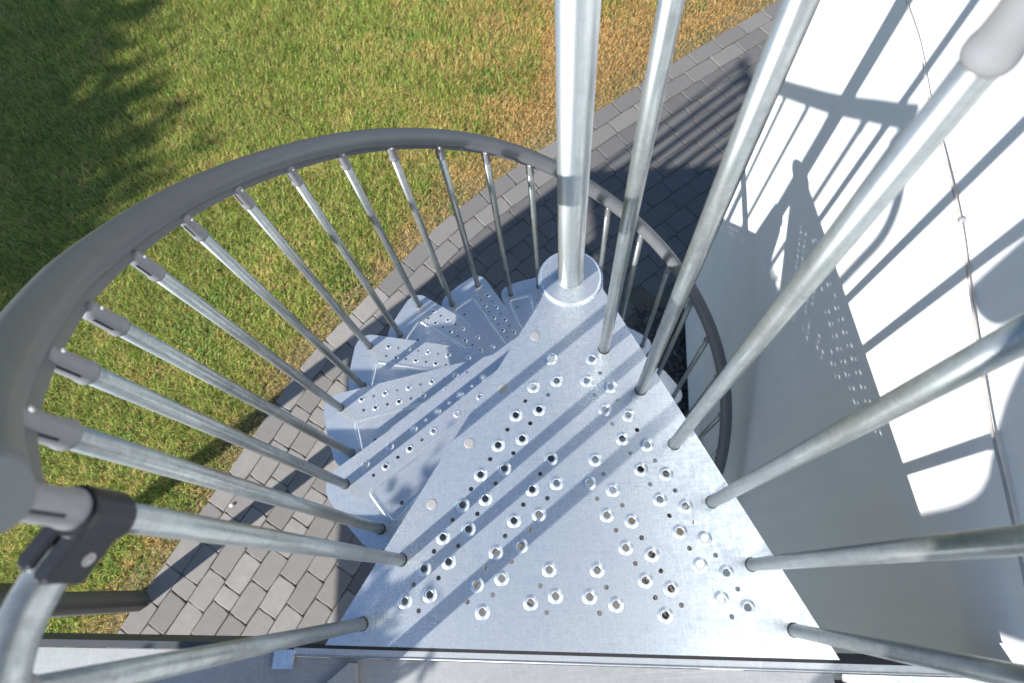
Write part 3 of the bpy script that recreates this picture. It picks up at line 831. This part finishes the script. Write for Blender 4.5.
pot = empty('shadow_shrub', (-1.43, -1.44, -.012), label='unseen leafy shrub in a dark pot, added to shade the left corner of the landing', cat='potted plant')  # invented plant, shaped for its ragged shadow on the landing
mb = MB(); mb.lathe([(0, 0), (.11, 0), (.14, .22), (.15, .25), (.135, .25), (.125, .20), (0, .20)], seg=28); mb.build('pot', M_post, pot)
mb = MB()
for i in range(7):
    a = i * .9; mb.tube([(.02 * math.cos(a), .02 * math.sin(a), .19), (.10 * math.cos(a), .10 * math.sin(a), .45), (.17 * math.cos(a), .17 * math.sin(a), .62)], [.006, .005, .003], 6)
mb.build('stem', M_bark, pot)
cen = []
for i in range(26):
    d = r_.normal(size=3); d /= np.linalg.norm(d)
    cen.append(np.array([0, 0, .50]) + d * r_.uniform(.3, 1) * np.array([.21, .21, .22]) + r_.normal(size=(380, 3)) * .045)
me = leaf_mesh('foliage', np.concatenate(cen), .022, 'shrub_leaves', ((.04, .09, .02), (.09, .15, .04)), 6)
link('foliage', me, None, pot)

# ------------------------------------------------------------------ the photographer, behind the lens
def skin_obj(name, pts, edges, radii, mat, parent=None, root=0, sub=2):
    me = bpy.data.meshes.new(name); me.from_pydata(pts, edges, [])
    o = link(name, me, mat, parent)
    sk = o.modifiers.new('Skin', 'SKIN'); me.skin_vertices.new() if not me.skin_vertices else None
    for i, r in enumerate(radii): me.skin_vertices[0].data[i].radius = (r, r)
    me.skin_vertices[0].data[root].use_root = True
    sb = o.modifiers.new('Sub', 'SUBSURF'); sb.levels = sub; sb.render_levels = sub
    return o
M_skin = plain('skin', (.50, .32, .24), .5, 0, .05); M_cloth = plain('grey_jacket', (.42, .44, .48), .8, 0, .15, 60); M_jeans = plain('jeans', (.06, .08, .13), .85, 0, .15, 80); M_hair = plain('hair', (.05, .035, .025), .6)
PX, PY, PZ = -.10, -1.55, -.012
pts = [(-.50, -1.60, .93), (-.42, -1.39, 1.03), (-.27, -1.16, 1.19), (-.17, -1.05, 1.29), (-.11, -.96, 1.37),
       (-.075, -.875, 1.435), (-.075, -.82, 1.475),                       # neck, head
       (-.42, -1.08, 1.22), (-.47, -1.12, .97), (-.20, -.88, 1.17), (-.165, -.80, 1.255),
       (-.03, -1.22, 1.24), (.08, -1.10, 1.00), (.06, -.88, 1.17), (.035, -.80, 1.255),
       (-.60, -1.63, .92), (-.66, -1.66, .48), (-.67, -1.71, .08), (-.67, -1.59, .035),
       (-.42, -1.56, .92), (-.38, -1.50, .48), (-.38, -1.54, .08), (-.38, -1.42, .035)]
ed = [(0, 1), (1, 2), (2, 3), (3, 4), (4, 5), (5, 6), (3, 7), (7, 8), (8, 9), (9, 10), (3, 11), (11, 12), (12, 13), (13, 14), (0, 15), (15, 16), (16, 17), (17, 18), (0, 19), (19, 20), (20, 21), (21, 22)]
rad = [.14, .14, .15, .09, .055, .085, .095, .062, .046, .036, .03, .062, .046, .036, .03, .085, .06, .045, .035, .085, .06, .045, .035]
pts = [(x - PX, y - PY, z - PZ) for x, y, z in pts]
body = skin_obj('person', pts, ed, rad, M_cloth)
body.location = (PX, PY, PZ)
tag(body, 'person in grey jacket leaning over, seen only as a shadow on the white wall', 'person')
# hands: palm and five bent fingers each
for sx, hx in ((-1, -.165), (1, .035)):
    hb = MB(); wx = hx - PX; wy = -.80 - PY; wz = 1.255 - PZ
    hb.tube([(wx, wy - .01, wz - .01), (wx - sx * .01, wy + .03, wz + .03), (wx - sx * .012, wy + .055, wz + .055)], [.026, .034, .026], 12)
    for fi, ln in enumerate((.055, .068, .074, .068)):
        fx = wx - sx * .012 + (fi - 1.5) * .0155
        hb.tube([(fx, wy + .050, wz + .052), (fx - sx * .012, wy + .058, wz + .052 + ln * .45), (fx - sx * .028, wy + .050, wz + .052 + ln * .8)], [.0085, .0078, .006], 8)
    hb.tube([(wx - sx * .02, wy + .005, wz + .01), (wx - sx * .045, wy + .02, wz + .035), (wx - sx * .055, wy + .03, wz + .055)], [.011, .009, .007], 8)
    hb.build('hand', M_skin, body)
hb = MB(); hc = Vector((-.075 - PX, -.80 - PY, 1.505 - PZ))
hb.lathe([(0, -.10), (.06, -.09), (.092, -.04), (.10, .02), (.085, .07), (.05, .10), (0, .112)], hc + Vector((0, -.035, .02)), axis=(0, -.5, .85), seg=24)
hb.build('hair', M_hair, body)
cmb = MB()
Mc = Matrix(((cx.x, cy.x, cz.x, CAM.x), (cx.y, cy.y, cz.y, CAM.y), (cx.z, cy.z, cz.z, CAM.z), (0, 0, 0, 1)))
cmb.box((0, 0, .105), (.13, .085, .045), M=Mc)
ax = cz
cmb.lathe([(0, .0), (.030, .0), (.036, .004), (.036, -.050), (.030, -.052)], CAM + cz * .075, axis=tuple(-ax), seg=28)
cmo = cmb.build('camera_body', M_black, None); tag(cmo, 'black camera held up in front of the leaning photographer', 'camera')
